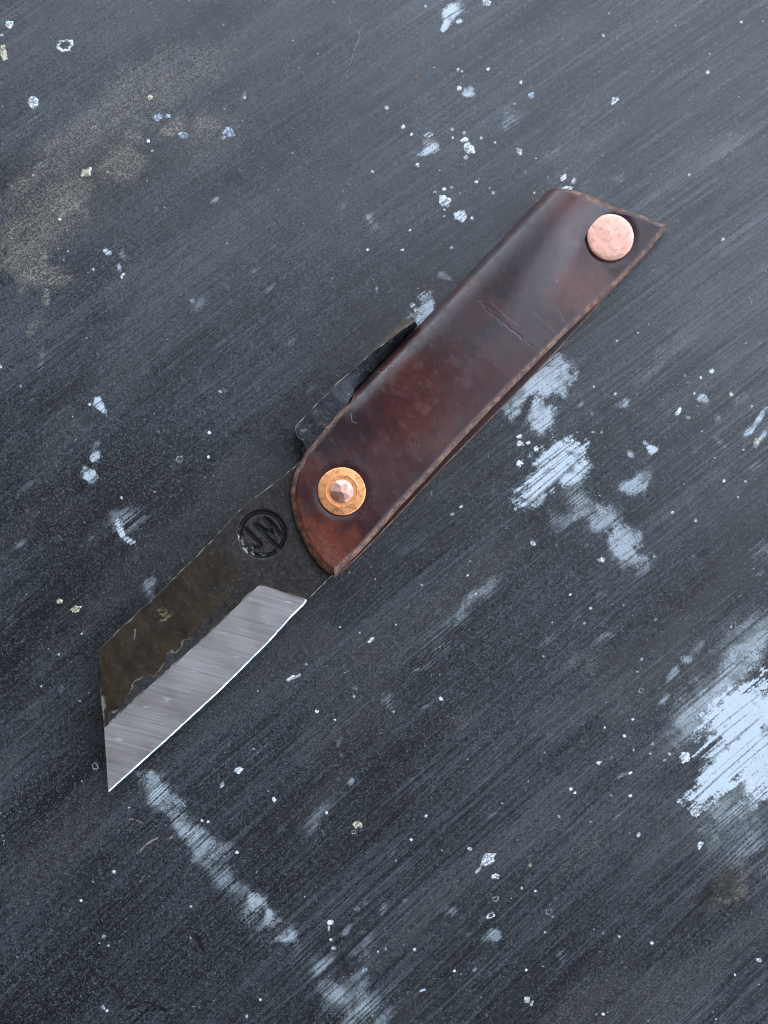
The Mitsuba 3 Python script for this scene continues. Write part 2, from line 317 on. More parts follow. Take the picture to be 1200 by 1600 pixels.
# drops of paint standing on the board: x, y, length, width, turn (degrees), tint
DROPS = [
    (-58.6,76.2,0.6,0.6,0,'w'), (-59.5,72.0,0.6,1.4,10,'y'), (-49.8,73.0,1.2,1.1,0,'wr'), (-54.8,64.1,0.8,0.9,0,'w'), (-35.3,61.7,0.75,0.5,10,'b'),
    (-33.7,61.9,0.4,0.3,0,'b'), (-31.4,58.9,0.85,0.45,0,'b'), (-24.3,59.5,0.9,0.7,0,'b'), (-25.1,58.5,0.4,0.3,0,'b'), (16.0,79.6,0.7,0.6,0,'w'),
    (13.3,56.8,0.75,0.9,30,'w'), (12.6,58.2,0.6,0.5,0,'w'), (9.5,48.7,0.8,0.9,20,'w'), (11.9,46.2,1.0,0.95,20,'w'), (10.6,59.8,0.3,0.24,30,'w'),
    (12.5,59.2,0.32,0.26,0,'w'), (36.0,64.3,0.7,0.4,40,'w'), (21.1,56.4,0.4,0.55,0,'w'), (23.0,65.1,0.5,0.5,0,'b'), (28.0,52.3,0.4,0.7,-35,'w'),
    (29.7,51.7,0.3,0.55,-20,'w'), (28.6,50.6,1.0,0.4,10,'w'), (51.2,22.1,0.5,0.3,50,'w'), (46.0,15.7,0.7,0.3,55,'w'), (47.5,14.8,0.35,0.3,0,'y'),
    (54.3,18.4,0.35,0.3,0,'y'), (21.1,11.8,0.42000000000000004,0.35,0,'w'), (21.3,10.7,0.6,0.4,0,'w'), (22.6,10.9,0.4,0.33999999999999997,0,'w'),
    (23.7,9.9,0.42000000000000004,0.38,0,'w'), (21.2,7.6,0.48,0.44000000000000006,0,'w'), (23.3,-4.9,0.45,0.4,0,'w'), (34.0,-7.5,0.55,0.4,-20,'w'),
    (31.6,-5.3,0.35,0.35,0,'gr'), (58.2,11.0,0.65,0.4,45,'y'), (48.5,-47.0,0.7,0.6,0,'w'), (47.1,-38.4,0.85,0.75,0,'w'), (40.2,-27.9,0.45,0.45,0,'gr'),
    (33.6,-39.2,0.45,0.3,10,'w'), (38.5,-44.3,0.35,0.26,40,'w'), (-4.2,-48.8,0.6,0.7,-50,'y'), (-4.8,-50.0,0.32999999999999996,0.31,0,'yr'),
    (16.2,-54.5,1.3,0.85,40,'w'), (14.7,-56.0,0.6,0.2,50,'w'), (17.4,-56.9,0.55,0.45,30,'w'), (17.4,-60.5,0.5,0.45999999999999996,0,'gr'),
    (16.7,-63.0,0.7,0.5,20,'wr'), (-8.4,-64.1,0.45,0.36,0,'w'), (-8.6,-65.0,0.16,0.5,0,'w'), (-2.9,-61.0,0.36,0.33999999999999997,0,'gr'),
    (-4.2,-62.0,0.36,0.33999999999999997,0,'gr'), (-3.0,-71.5,0.36,0.3,0,'br'), (14.2,-71.5,0.45,0.24,45,'b'), (6.1,-74.7,0.5,0.2,20,'b'),
    (49.3,-52.1,0.36,0.55,0,'w'), (49.8,-51.8,0.18,0.2,0,'w'), (39.8,-50.4,0.24,0.33999999999999997,-20,'w'), (22.3,-76.2,0.5,0.5,0,'w'),
    (23.1,-76.7,0.26,0.45999999999999996,-30,'w'), (25.7,-62.5,0.5,0.6,0,'gr'), (22.8,-55.2,0.33999999999999997,0.32999999999999996,0,'y'),
    (-22.8,-40.3,0.7,0.44000000000000006,15,'w'), (-17.2,-44.9,0.26,0.4,10,'w'), (-25.3,-42.6,0.3,0.5,-20,'w'), (-14.5,-26.0,0.9,0.3,30,'w'),
    (-13.5,-25.6,0.7,0.18,30,'w'), (-2.0,-20.0,0.64,0.3,40,'w'), (-4.5,-27.5,0.33999999999999997,0.32,0,'gr'), (-45.2,-39.7,0.5,0.5,0,'br'),
    (-32.0,8.3,0.6,0.6,0,'gr'), (-29.9,32.9,0.4,0.4,0,'b'), (5.8,31.3,0.5,0.5,0,'w'), (4.5,32.3,0.4,0.4,0,'w'), (4.9,31.6,0.3,0.3,0,'w'),
    (12.7,16.8,0.44000000000000006,0.36,0,'w'), (12.2,17.4,0.24,0.2,0,'w'), (7.4,2.8,0.2,0.33999999999999997,0,'b'),
    (10.7,-0.3,0.4,0.22000000000000003,30,'w'), (12.0,0.8,0.3,0.22000000000000003,20,'w'), (-43.8,-66.3,0.36,0.32,0,'g'), (-46.1,53.2,0.2,0.2,0,'o'),
    (-36.5,64.8,0.4,0.4,0,'y'), (5.1,68.1,0.3,0.26,0,'o'),
]
DOTS = [
    (-59.7,74.5,0.26), (-50.7,45.7,0.2), (-36.9,58.0,0.25), (-36.2,56.4,0.2), (6.5,79.0,0.3), (11.6,69.1,0.25), (12.2,68.8,0.2), (16.2,69.2,0.2),
    (11.8,66.2,0.33999999999999997), (0.4,63.2,0.3), (3.0,60.2,0.3), (4.3,59.0,0.25), (5.3,54.2,0.36), (10.7,58.5,0.24), (12.8,55.4,0.3),
    (15.2,58.4,0.22000000000000003), (17.3,57.8,0.2), (9.4,50.4,0.27999999999999997), (10.5,50.7,0.22000000000000003), (7.9,50.0,0.22000000000000003),
    (11.9,49.8,0.18), (13.7,45.9,0.27999999999999997), (9.5,47.2,0.27999999999999997), (9.4,46.2,0.16), (14.4,51.6,0.27999999999999997),
    (17.0,49.9,0.24), (-1.8,53.2,0.22000000000000003), (4.1,44.1,0.22000000000000003), (-2.6,41.0,0.22000000000000003), (10.6,41.3,0.27999999999999997),
    (2.8,41.0,0.2), (55.8,76.5,0.22000000000000003), (50.6,68.7,0.3), (21.4,67.2,0.24), (24.1,48.5,0.24), (52.9,42.6,0.27999999999999997),
    (47.7,52.7,0.24), (25.6,52.3,0.16), (23.5,49.9,0.16), (-46.0,16.8,0.3), (-27.4,8.6,0.22000000000000003), (-27.3,12.4,0.27999999999999997),
    (-40.7,37.1,0.22000000000000003), (-45.4,37.9,0.22000000000000003), (-60.0,22.7,0.3), (-25.6,18.8,0.22000000000000003),
    (-41.0,2.2,0.27999999999999997), (47.0,21.3,0.22000000000000003), (49.5,21.0,0.22000000000000003), (48.5,18.5,0.2), (57.4,16.6,0.2),
    (32.6,12.5,0.22000000000000003), (34.0,12.5,0.22000000000000003), (20.6,0.5,0.22000000000000003), (21.3,1.0,0.18), (55.3,2.3,0.22000000000000003),
    (53.1,4.9,0.22000000000000003), (56.5,4.8,0.22000000000000003), (45.1,-0.1,0.24), (48.7,-1.3,0.26), (36.1,18.5,0.22000000000000003),
    (22.7,19.6,0.2), (32.8,19.6,0.22000000000000003), (29.1,-12.9,0.24), (31.3,-17.3,0.26), (32.3,-15.1,0.22000000000000003), (40.3,-23.0,0.24),
    (38.8,-32.4,0.26), (37.5,-35.0,0.24), (39.0,-37.2,0.2), (34.5,-33.7,0.18), (29.2,-43.3,0.26), (38.5,-40.8,0.24), (41.6,-37.8,0.22000000000000003),
    (43.8,-38.8,0.26), (44.6,-37.8,0.18), (35.5,-44.3,0.18), (42.0,-36.3,0.2), (-9.0,-47.0,0.26), (6.5,-47.5,0.22000000000000003),
    (13.4,-52.6,0.27999999999999997), (-7.8,-68.2,0.27999999999999997), (0.2,-68.3,0.22000000000000003), (-1.0,-68.7,0.22000000000000003),
    (4.8,-68.4,0.3), (11.0,-71.7,0.22000000000000003), (-19.3,-76.2,0.22000000000000003), (-8.3,-66.8,0.2), (4.2,-51.2,0.2),
    (27.3,-47.5,0.27999999999999997), (21.5,-58.8,0.26), (23.6,-59.2,0.22000000000000003), (41.8,-67.4,0.27999999999999997), (36.7,-66.3,0.2),
    (22.2,-71.6,0.2), (34.3,-78.5,0.24), (58.6,-70.0,0.36), (54.8,-72.3,0.2), (-42.2,-56.3,0.27999999999999997), (-47.3,-60.7,0.22000000000000003),
    (-43.8,-77.4,0.3), (-43.3,-77.9,0.27999999999999997), (-28.5,-48.2,0.26), (-27.5,-48.4,0.22000000000000003), (-23.0,-53.2,0.24), (-39.8,-46.2,0.18),
    (-10.4,-31.1,0.27999999999999997), (-7.7,-32.5,0.22000000000000003), (8.9,-29.2,0.3), (-12.2,-23.8,0.16), (-4.7,-28.8,0.18), (5.9,-11.4,0.2),
    (13.1,-9.9,0.18), (-1.3,-10.5,0.16), (-3.8,-18.9,0.18), (-21.4,-78.8,0.2),
]
TINTS = {'w': (0.73, 0.75, 0.76), 'b': (0.42, 0.49, 0.58), 'y': (0.62, 0.56, 0.40), 'g': (0.30, 0.30, 0.28), 'o': (0.42, 0.20, 0.10)}
for k, c in TINTS.items():
    def drop_colour(p, n, uv, c=c):
        x, y = p.x * 1000, p.y * 1000
        v, g = grain_xy(p)
        worn = smoothstep(0.60, 0.40, noise(v * 5.0, g * 0.8, 2.0) * 0.5 + noise(x * 5, y * 5, 6.0) * 0.5)
        return mix(c, tuple(q * 0.28 for q in c), 1 - worn * 0.85 - 0.15 * noise(x * 2, y * 2))
    scene['paint_' + k] = {'type': 'principled', 'base_color': proc(drop_colour), 'roughness': 0.5}
rng = np.random.default_rng(11)


def dab(rx, ry, high, n=14, ring=False):
    """A thin dried dab with an uneven rim."""
    a = np.arange(n) * 2 * np.pi / n
    r = 1 + rng.normal(0, 0.26, n).clip(-0.5, 0.5)
    r = (r * 2 + np.roll(r, 1)) / 3
    rim = np.stack([np.cos(a) * rx * r, np.sin(a) * ry * r], 1)
    layers = [(1.0, -0.004), (0.92, high * 0.8), (0.78, high * 0.7), (0.62, -0.004)] if ring else [(1.0, -0.004), (0.93, high * 0.75), (0.6, high)]
    v = np.vstack([np.column_stack([rim * k, np.full(n, h)]) for k, h in layers] + ([] if ring else [[[0, 0, layers[-1][1] * 1.05]]]))
    f = []
    for q in range(len(layers) - 1):
        for i in range(n):
            j = (i + 1) % n
            f += [[q * n + i, q * n + j, (q + 1) * n + j], [q * n + i, (q + 1) * n + j, (q + 1) * n + i]]
    if not ring:
        q = (len(layers) - 1) * n
        f += [[q + i, q + (i + 1) % n, q + n] for i in range(n)]
    return v, np.array(f)


for x, y, rx, ry, turn, tint in DROPS:
    ring = tint[-1] == 'r'
    v, f = dab(rx, ry, 0.03 + 0.05 * min(rx, ry), 20, ring)
    c, s = math.cos(math.radians(turn)), math.sin(math.radians(turn))
    v = np.column_stack([x + v[:, 0] * c - v[:, 1] * s, y + v[:, 0] * s + v[:, 1] * c, v[:, 2]])
    add(numbered('tabletop__paint_drop'), mesh_of(v, f), 'paint_' + tint[0], smooth=40)
vs, fs, at = [], [], 0
spots = [(x, y, r) for x, y, r in DOTS]
for _ in range(320):
    spots.append((rng.uniform(-62, 62), rng.uniform(-82, 82), abs(rng.normal(0.0, 0.06)) + 0.045))
for x, y, r in spots:
    v, f = dab(r * rng.uniform(0.85, 1.3), r, 0.03 + 0.15 * r, 8)
    vs.append(v + [x, y, 0])
    fs.append(f + at)
    at += len(v)
add('tabletop__paint_speck', mesh_of(np.vstack(vs), np.vstack(fs)), 'paint_w', smooth=40, kind='stuff')

for key, x, y, rx, ry, turn, high, tint, text, cat in (
        ('paint_chip', -48.2, -15.1, 0.95, 0.5, 25, 0.45, 'y', 'pale yellow chip lying on the board left of the blade, the larger of two', 'chip'),
        ('paint_chip_001', -50.7, -13.9, 0.42, 0.38, 0, 0.4, 'y', 'small pale yellow crumb beside the larger chip, left of the blade', 'chip'),
        ('wood_crumb', -46.5, 52.9, 0.95, 0.6, 35, 0.5, 'y', 'tan crumb with an orange fleck near the upper left of the board', 'crumb')):
    v, f = dab(rx, ry, high, 18)
    v[:, 2] = np.where(v[:, 2] > 0, v[:, 2] * (1 + 0.5 * np.sin(v[:, 0] * 4) * np.cos(v[:, 1] * 5)), v[:, 2]) + 0.01
    c, s = math.cos(math.radians(turn)), math.sin(math.radians(turn))
    v = np.column_stack([x + v[:, 0] * c - v[:, 1] * s, y + v[:, 0] * s + v[:, 1] * c, v[:, 2]])
    add(key, mesh_of(v, f), 'paint_' + tint, smooth=30, label=text, category=cat)

# ------------------------------------------------------------------ the knife
# its own frame, in millimetres: s runs from the front corner of the handle to the butt, t across it (the fold is near t = -17), z up
D = np.array([0.69093, 0.72292])
N = np.array([0.72292, -0.69093])
ORG = np.array([-8.018, -10.446])
KNIFE = T(np.array([[D[0], N[0], 0, ORG[0] * MM], [D[1], N[1], 0, ORG[1] * MM], [0, 0, -1, 0], [0, 0, 0, 1]]) @ np.diag([1, 1, -1, 1.0]))


def knife_place(v):
    """Knife frame (s, t, z) -> world, in millimetres."""
    v = np.asarray(v, float)
    return np.column_stack([ORG[0] + v[:, 0] * D[0] + v[:, 1] * N[0], ORG[1] + v[:, 0] * D[1] + v[:, 1] * N[1], v[:, 2]])


def st(p):
    x, y = p.x * 1000 - float(ORG[0]), p.y * 1000 - float(ORG[1])
    return x * float(D[0]) + y * float(D[1]), x * float(N[0]) + y * float(N[1])


def up_facing(v, f):
    """The same triangles, those of the upper face anticlockwise in (s, t)."""
    fz = np.cross(v[f[:, 1]] - v[f[:, 0]], v[f[:, 2]] - v[f[:, 0]])[:, 2]
    return f if fz.sum() > 0 else f[:, ::-1]


def add_knife(key, v, f, bsdf, smooth=False, **more):
    # (s, t, z) is left-handed, so the triangles are turned round
    return add(key, mesh_of(knife_place(v), np.asarray(f)[:, ::-1]), bsdf, smooth, **more)


tag('folding_knife', 'open folding knife with a dark steel blade, brown leather handle and copper rivets', 'knife')

# --- blade
BZ0, BZ1 = 2.2, 4.9
spine = [(-33.07, -18.36), (-28, -18.15), (-22, -17.75), (-16, -17.62), (-10.43, -17.36), (-5.5, -17.5), (-1.4, -17.45), (1.0, -17.1), (2.9, -16.7), (9.8, -15.75)]
tang = [(14, -14.5), (17, -8.5), (14, -2.5)]
ricasso = [(9, -1.2), (0.2, -0.25), (-2.6, -0.22), (-5.2, -0.42)]
ground_line = [(-5.45, -0.95), (-8.25, -6.35), (-8.6, -6.85), (-9.3, -7.32), (-10.2, -7.42), (-12.1, -7.44), (-18, -7.72), (-23.8, -8.08), (-30, -8.62), (-35, -9.0), (-41.35, -9.3)]
front = [(-38.79, -12.45)]
outline = resample(ccw(spine + tang + ricasso + ground_line + front), 0.5)
jit = mnoise(np.column_stack([outline * 0.9, np.zeros(len(outline))]), 3) - 0.5
outline = outline + inset_dirs(outline) * (jit * 0.24)[:, None]
STAMP, STAMP_R = np.array([-2.9, -12.45]), 3.85
ang = np.arange(72) * 2 * np.pi / 72
stamp_rim = STAMP + STAMP_R * np.stack([np.cos(ang), np.sin(ang)], 1)
v, caps, sides = slab(outline, [(0.1, BZ0), (0, BZ0 + 0.12), (0, BZ1 - 0.13), (0.05, BZ1 - 0.04), (0.12, BZ1)], 0.6, [stamp_rim])
nb = len(outline)
row = sides.min(1) // nb


def blade_skin(p, n, uv):
    s, t = st(p)
    a = fbm(s * 0.35, t * 0.35, 1.0, 4)
    lacquer = smoothstep(0.06, -0.06, (s + 11.0 + 0.55 * (t + 12)) / 20 + (a - 0.5) * 0.55) * smoothstep(-0.9, 0.5, (-9.9 - t) + (a - 0.5) * 3.5)
    col = mix((0.012, 0.0105, 0.0095), (0.040, 0.034, 0.030), noise(s * 2.6, t * 2.6, 2.0) * 0.6 + fbm(s * 7, t * 7, 3.0, 2) * 0.5 - 0.15)
    brown = mix((0.013, 0.0085, 0.0055), (0.043, 0.026, 0.012), fbm(s * 0.5 + 4, t * 0.3, 2.0, 3))
    col = mix(col, brown, lacquer * 0.9)
    pale = smoothstep(0.64, 0.78, fbm(s * 2.6, t * 2.6, 8.0, 4)) * (1 - 0.6 * lacquer)
    col = mix(col, (0.19, 0.165, 0.13), pale * 0.22)
    scr = smoothstep(0.86, 0.95, noise(s * 7 + t * 3, t * 1.1 - s * 0.5, 5.0))
    col = mix(col, (0.12, 0.11, 0.10), scr * 0.16)
    # forge scale left along the ground line, with a pale ragged rim
    dist = -8.1 - (s + 24.0) * -0.082 - t
    edge = 1.15 + (fbm(s * 0.55 + t * 0.25, t * 0.2 + 3.0, 1.0, 3) - 0.5) * 3.0 + (fbm(s * 1.8 + t * 1.1, t * 1.8 - s * 1.1, 8.0, 2) - 0.5) * 0.9
    here = smoothstep(-21.0, -24.0, s) * smoothstep(-40.5, -38.5, s)
    col = mix(col, mix((0.010, 0.010, 0.010), (0.055, 0.053, 0.053), noise(s * 5.2, t * 5.2, 11.0)), here * smoothstep(0.1, -0.1, dist - edge) * 0.9)
    rim = smoothstep(0.16, 0.04, dr.abs(dist - edge)) * smoothstep(0.40, 0.62, noise(s * 1.0, t * 1.0, 12.0))
    col = mix(col, (0.22, 0.18, 0.13), here * rim * 0.7)
    # flaked spot near the spine and bare steel left at the point
    spot = dr.sqrt(dr.square(s + 22.3) + dr.square(t + 14.9))
    col = mix(col, (0.17, 0.12, 0.065), smoothstep(1.3, 0.7, spot + (noise(s * 3, t * 3) - 0.5) * 1.2) * smoothstep(0.45, 0.6, noise(s * 4, t * 4, 9.0)) * 0.85)
    bare = (s + 40.2 + (t + 9.5) * 0.5) + (noise(s * 1.1, t * 1.1, 4.0) - 0.5) * 2.4
    return mix(col, (0.21, 0.165, 0.12), smoothstep(0.3, -0.3, bare) * 0.8)


def blade_relief(p, n, uv):
    s, t = st(p)
    return (fbm(s * 0.6, t * 0.6, 1.0, 3) * 0.06 + noise(s * 3.5, t * 3.5, 2.0) * 0.007 + noise(s * 8, t * 8, 5.0) * 0.004) * MM


def blade_rough(p, n, uv):
    s, t = st(p)
    return 0.24 + 0.22 * fbm(s * 1.2, t * 1.2, 6.0, 3)


scene['forge_skin'] = {'type': 'bumpmap', 'scale': 1.0, 'texture': proc(blade_relief, eps=5e-5),
                       'bsdf': {'type': 'principled', 'base_color': proc(blade_skin), 'roughness': proc(blade_rough), 'metallic': 0.1, 'specular': 0.45}}


def worn_steel(p, n, uv):
    s, t = st(p)
    return mix((0.05, 0.042, 0.034), (0.26, 0.22, 0.18), smoothstep(0.42, 0.75, noise(s * 1.8, t * 1.8, p.z * 1500)))


scene['worn_steel'] = {'type': 'principled', 'base_color': proc(worn_steel), 'roughness': 0.4, 'metallic': 0.8}
add_knife('folding_knife__blade', v, np.vstack([caps, sides[row < 2]]), 'forge_skin', smooth=30, label='dark blade with forge scale and a brown patina')
add_knife('folding_knife__blade__edge_chamfer', v, sides[row >= 2], 'worn_steel', smooth=50)

# ground bevel: a wedge from the ground line down to the cutting edge, then a narrow honed bevel
gl = np.array(ground_line[::-1] + [])                      # from the point to the heel
ce = np.array([(-48.04, -2.15), (-36, -1.22), (-24.71, -0.5), (-14.24, -0.26), (-8.72, -0.42), (-7.2, -0.36), (-6.3, -0.30), (-5.5, -0.5)])


def along(path, m):
    d = np.r_[0, np.cumsum(np.linalg.norm(np.diff(path, axis=0), axis=1))]
    q = np.linspace(0, d[-1], m)
    return np.column_stack([np.interp(q, d, path[:, 0]), np.interp(q, d, path[:, 1])])


M = 90
up, lo = gl, ce
tt = np.linspace(0, 1, M)
top_s = np.interp(tt, [0, 1], [-41.35, -9.9])
A = np.vstack([np.column_stack([top_s, np.interp(top_s, gl[:, 0], gl[:, 1])]), along(np.array(ground_line[:5])[::-1], 24)[1:]])
share = np.r_[np.linspace(0, 0.78, M), np.linspace(0.78, 1, 24)[1:]]
dd = np.r_[0, np.cumsum(np.linalg.norm(np.diff(ce, axis=0), axis=1))]
B = np.column_stack([np.interp(share * dd[-1], dd, ce[:, 0]), np.interp(share * dd[-1], dd, ce[:, 1])])
nick = mnoise(np.column_stack([B[:, 0] * 2.6, 0 * B[:, 0], 0 * B[:, 0]]), 31)
B[1:, 1] -= 0.05 * (nick[1:] - 0.5) + 0.10 * np.clip(nick[1:] - 0.78, 0, 1)
A[:, 1] += 0.004
HONE = 0.26
gap = np.linalg.norm(B - A, axis=1, keepdims=True)
C = B - (B - A) / gap * np.minimum(HONE, gap * 0.5)


def wedge_z(pt):
    """Height of the ground face: it falls away from the ground line."""
    line = np.interp(pt[:, 0], gl[:-5, 0], gl[:-5, 1])
    return np.clip(BZ1 - 0.02 - (pt[:, 1] - line).clip(0) * 0.172, BZ0 + 0.1, None)


zA, zC = wedge_z(A), wedge_z(C)
zB = zC - np.minimum(HONE, gap[:, 0] * 0.5) * 0.75
rows = [np.column_stack([A + (C - A) * k, zA + (zC - zA) * k]) for k in np.linspace(0, 1, 9)]
rows = [np.column_stack([r[:, :2], wedge_z(r[:, :2])]) for r in rows]
below_B = np.column_stack([B, zB])
under = [np.column_stack([B, zB - 0.05]), np.column_stack([A, np.full(len(A), BZ0)])]


def ribbon(rows):
    n, v = len(rows[0]), np.vstack(rows)
    i, f = np.arange(n - 1), []
    for r in range(len(rows) - 1):
        p = r * n + i
        f += [np.stack([p, p + n, p + n + 1], 1), np.stack([p, p + n + 1, p + 1], 1)]
    return v, np.vstack(f)


def endcap(rows, i):
    pts = np.array([r[i] for r in rows])
    return pts


def brushed(p, n, uv):
    s, t = st(p)
    # the grinding lines run at a slant over the bevel
    a = math.radians(61)
    u, w = s * math.cos(a) + t * math.sin(a), t * math.cos(a) - s * math.sin(a)
    k = noise(w * 6.4, u * 0.10, 1.0) * 0.5 + noise(w * 11, u * 0.2, 4.0) * 0.5 + noise(w * 1.3, u * 0.05, 6.0) * 0.1
    col = mix((0.27, 0.243, 0.236), (0.50, 0.452, 0.438), dr.clip((k - 0.52) * 0.95 + 0.45 + (fbm(s * 0.25, t * 0.25, 2.0, 3) - 0.5) * 0.15, 0, 1))
    scr = smoothstep(0.90, 0.97, noise(w * 5.0 + u * 0.4, u * 0.35, 9.0))
    return mix(col, (0.75, 0.73, 0.73), scr * 0.5)


def brushed_rough(p, n, uv):
    s, t = st(p)
    return 0.34 + 0.2 * fbm(s * 0.35, t * 0.35, 5.0, 3)


def brushed_relief(p, n, uv):
    s, t = st(p)
    a = math.radians(61)
    u, w = s * math.cos(a) + t * math.sin(a), t * math.cos(a) - s * math.sin(a)
    return (noise(w * 6, u * 0.12, 1.0) * 0.004 + noise(w * 11, u * 0.3, 4.0) * 0.003) * MM


scene['ground_steel'] = {'type': 'bumpmap', 'scale': 1.0, 'texture': proc(brushed_relief, eps=3e-5),
                         'bsdf': {'type': 'principled', 'base_color': proc(brushed), 'roughness': proc(brushed_rough), 'metallic': 0.9, 'specular': 0.5}}
v, f = ribbon(rows)
v2, f2 = ribbon(under)
cap_pts = np.vstack([np.array([r[0] for r in rows]), below_B[:1], under[0][:1], under[1][:1]])
k0 = len(v) + len(v2)
fan = np.array([[k0, k0 + i, k0 + i + 1] for i in range(1, len(cap_pts) - 1)])
f = up_facing(v, f)
vv, ff = np.vstack([v, v2, cap_pts]), np.vstack([f, f2 + len(v), fan])
add_knife('folding_knife__blade__bevel', vv, ff, 'ground_steel', smooth=20, label='bright ground bevel with slanting grinding lines')
v, f = ribbon([rows[-1], below_B, under[0]])
f = up_facing(v, f)
def honed(p, n, uv):
    s, t = st(p)
    return mix((0.30, 0.33, 0.345), (0.64, 0.68, 0.70), smoothstep(0.3, 0.7, noise(s * 1.4, 1.0) * 0.6 + noise(s * 5, 4.0) * 0.4))


scene['honed_steel'] = {'type': 'principled', 'base_color': proc(honed), 'roughness': 0.3, 'metallic': 1.0}
add_knife('folding_knife__blade__cutting_edge', v, f, 'honed_steel', smooth=20, label='thin polished cutting edge')

# maker's stamp: a sunk disc whose ring and letters J and M are pressed into it
res = 0.045
g = np.arange(-STAMP_R, STAMP_R + res, res)
GX, GY = np.meshgrid(g, g)                                  # s and t from the stamp's centre
READ = np.array([0.031, 1.0])                               # the letters read along this direction (s, t)
READ = READ / np.linalg.norm(READ)
UPW = np.array([-1.0, 0.031])                               # and stand along the other
strokes = [
    ([(-1.22, -2.4), (-1.26, -1.59), (-1.29, -0.44), (-1.31, 0.5), (-1.48, 0.96), (-1.95, 1.0), (-2.35, 0.47)], 0.7),
    ([(0.16, -1.93), (0.25, -1.3), (0.16, 0.01), (0.18, 1.63), (0.15, 2.88), (0.08, 3.56)], 0.74),
    ([(0.41, -1.66), (0.6, -0.61), (0.79, 0.23), (0.98, 1.07)], 0.66),
    ([(1.08, 1.07), (1.46, 0.3), (1.69, -0.64), (1.97, -1.52)], 0.7),
    ([(1.97, -1.52), (2.21, -0.52), (2.08, 0.62), (1.84, 1.87), (1.77, 2.86)], 0.66),
]
ink = np.zeros(GX.shape, bool)
for path, wid in strokes:
    area = LineString(path).buffer(wid / 2)
    ink |= shapely.contains_xy(area, GX.ravel(), GY.ravel()).reshape(GX.shape)
rad = np.hypot(GX, GY)
ink |= (rad > 2.98)
deep = distance_transform_edt(ink) * res
flat = distance_transform_edt(~ink) * res
depth = -0.50 * np.clip(deep / 0.30, 0, 1) ** 0.8 - 0.05 + 0.02 * (1 - np.clip(flat / 0.15, 0, 1)) * -1
rise = np.clip((rad - 3.50) / 0.33, 0, 1)
depth = depth * (1 - rise ** 1.5) - 0.01 * rise
depth += (mnoise(np.stack([GX * 3, GY * 3, 0 * GX], -1), 5) - 0.5) * 0.03
iny, inx = np.nonzero(rad <= STAMP_R * 0.999)
ids = -np.ones(GX.shape, int)
ids[iny, inx] = np.arange(len(iny))
q00, q01, q10, q11 = ids[:-1, :-1], ids[:-1, 1:], ids[1:, :-1], ids[1:, 1:]
f = []
for tri in ((q00, q01, q11), (q00, q11, q10)):
    okk = (tri[0] >= 0) & (tri[1] >= 0) & (tri[2] >= 0)
    f.append(np.stack([x[okk] for x in tri], 1))
v = np.column_stack([STAMP[0] + GX[iny, inx], STAMP[1] + GY[iny, inx], BZ1 + depth[iny, inx]])
f = np.vstack(f)
rim_lo = np.column_stack([STAMP + (STAMP_R - 0.07) * np.stack([np.cos(ang), np.sin(ang)], 1), np.full(72, BZ1 - 0.012)])
rim_hi = np.column_stack([STAMP + (STAMP_R + 0.12) * np.stack([np.cos(ang), np.sin(ang)], 1), np.full(72, BZ1 + 0.02)])
i = np.arange(72)
f = np.vstack([f, np.stack([i, i + 72, (i + 1) % 72 + 72], 1)[:, ::-1] + len(v), np.stack([i, (i + 1) % 72 + 72, (i + 1) % 72], 1)[:, ::-1] + len(v)])
v = np.vstack([v, rim_lo, rim_hi])


def stamp_colour(p, n, uv):
    s, t = st(p)
    crust = smoothstep(0.66, 0.78, noise(s * 2.3, t * 2.3, 3.0)) * smoothstep(-1.6, -2.8, s + 2.9) * smoothstep(2.2, 3.0, dr.sqrt(dr.square(s + 2.9) + dr.square(t + 12.45)))
    col = mix((0.006, 0.006, 0.0065), (0.016, 0.0155, 0.0155), noise(s * 5, t * 5, 7.0))
    return mix(col, (0.34, 0.31, 0.25), crust)


scene['stamp_black'] = {'type': 'principled', 'base_color': proc(stamp_colour), 'roughness': 0.2, 'specular': 0.5}
low = v[f][..., 2].mean(1) < BZ1 - 0.16
fn = np.cross(v[f[:, 1]] - v[f[:, 0]], v[f[:, 2]] - v[f[:, 0]])[:, 2]
f = np.where((fn < 0)[:, None], f[:, ::-1], f)
vn = trimesh.Trimesh(knife_place(v), f[:, ::-1], process=False).vertex_normals
for key, part, mat, text in (('maker_stamp', low, 'stamp_black', 'black stamped circle with the letters J and M'), ('stamp_field', ~low, 'forge_skin', None)):
    add_knife('folding_knife__blade__' + key, v, f[part], mat, smooth=True, label=text)

# --- lever of the blade, bent up along the back of the handle
LEVER = [  # s of the outer side, s of the inner side, outer t / low z / high z, ridge t / z, inner t / z
    (12.54, 10.4, -20.28, 2.3, 4.05, -20.16, 4.25, -14.6, 4.35),
    (14.5, 13.6, -20.30, 2.3, 4.10, -20.20, 4.35, -15.0, 4.35),
    (17.5, 17.3, -20.33, 2.3, 4.15, -20.20, 4.45, -15.6, 4.35),
    (20.0, 20.0, -20.25, 2.3, 4.20, -20.12, 4.55, -16.2, 4.25),
    (21.6, 21.6, -20.17, 2.4, 4.25, -20.05, 4.65, -16.9, 4.0),
    (23.1, 23.1, -20.02, 2.5, 4.20, -19.88, 4.85, -17.4, 3.5),
    (26.0, 26.0, -19.92, 2.6, 4.05, -19.62, 5.10, -17.5, 3.3),
    (29.0, 29.0, -19.84, 2.8, 4.00, -19.28, 5.40, -17.5, 3.2),
    (32.0, 32.0, -19.74, 3.0, 4.00, -18.82, 5.70, -17.45, 3.3),
    (34.6, 34.6, -19.66, 3.1, 4.05, -18.34, 5.90, -17.4, 3.6),
    (36.0, 36.2, -19.60, 3.2, 4.10, -18.02, 6.00, -17.35, 3.9),
    (36.55, 36.75, -19.30, 3.4, 4.00, -18.00, 5.70, -17.4, 4.0),
]
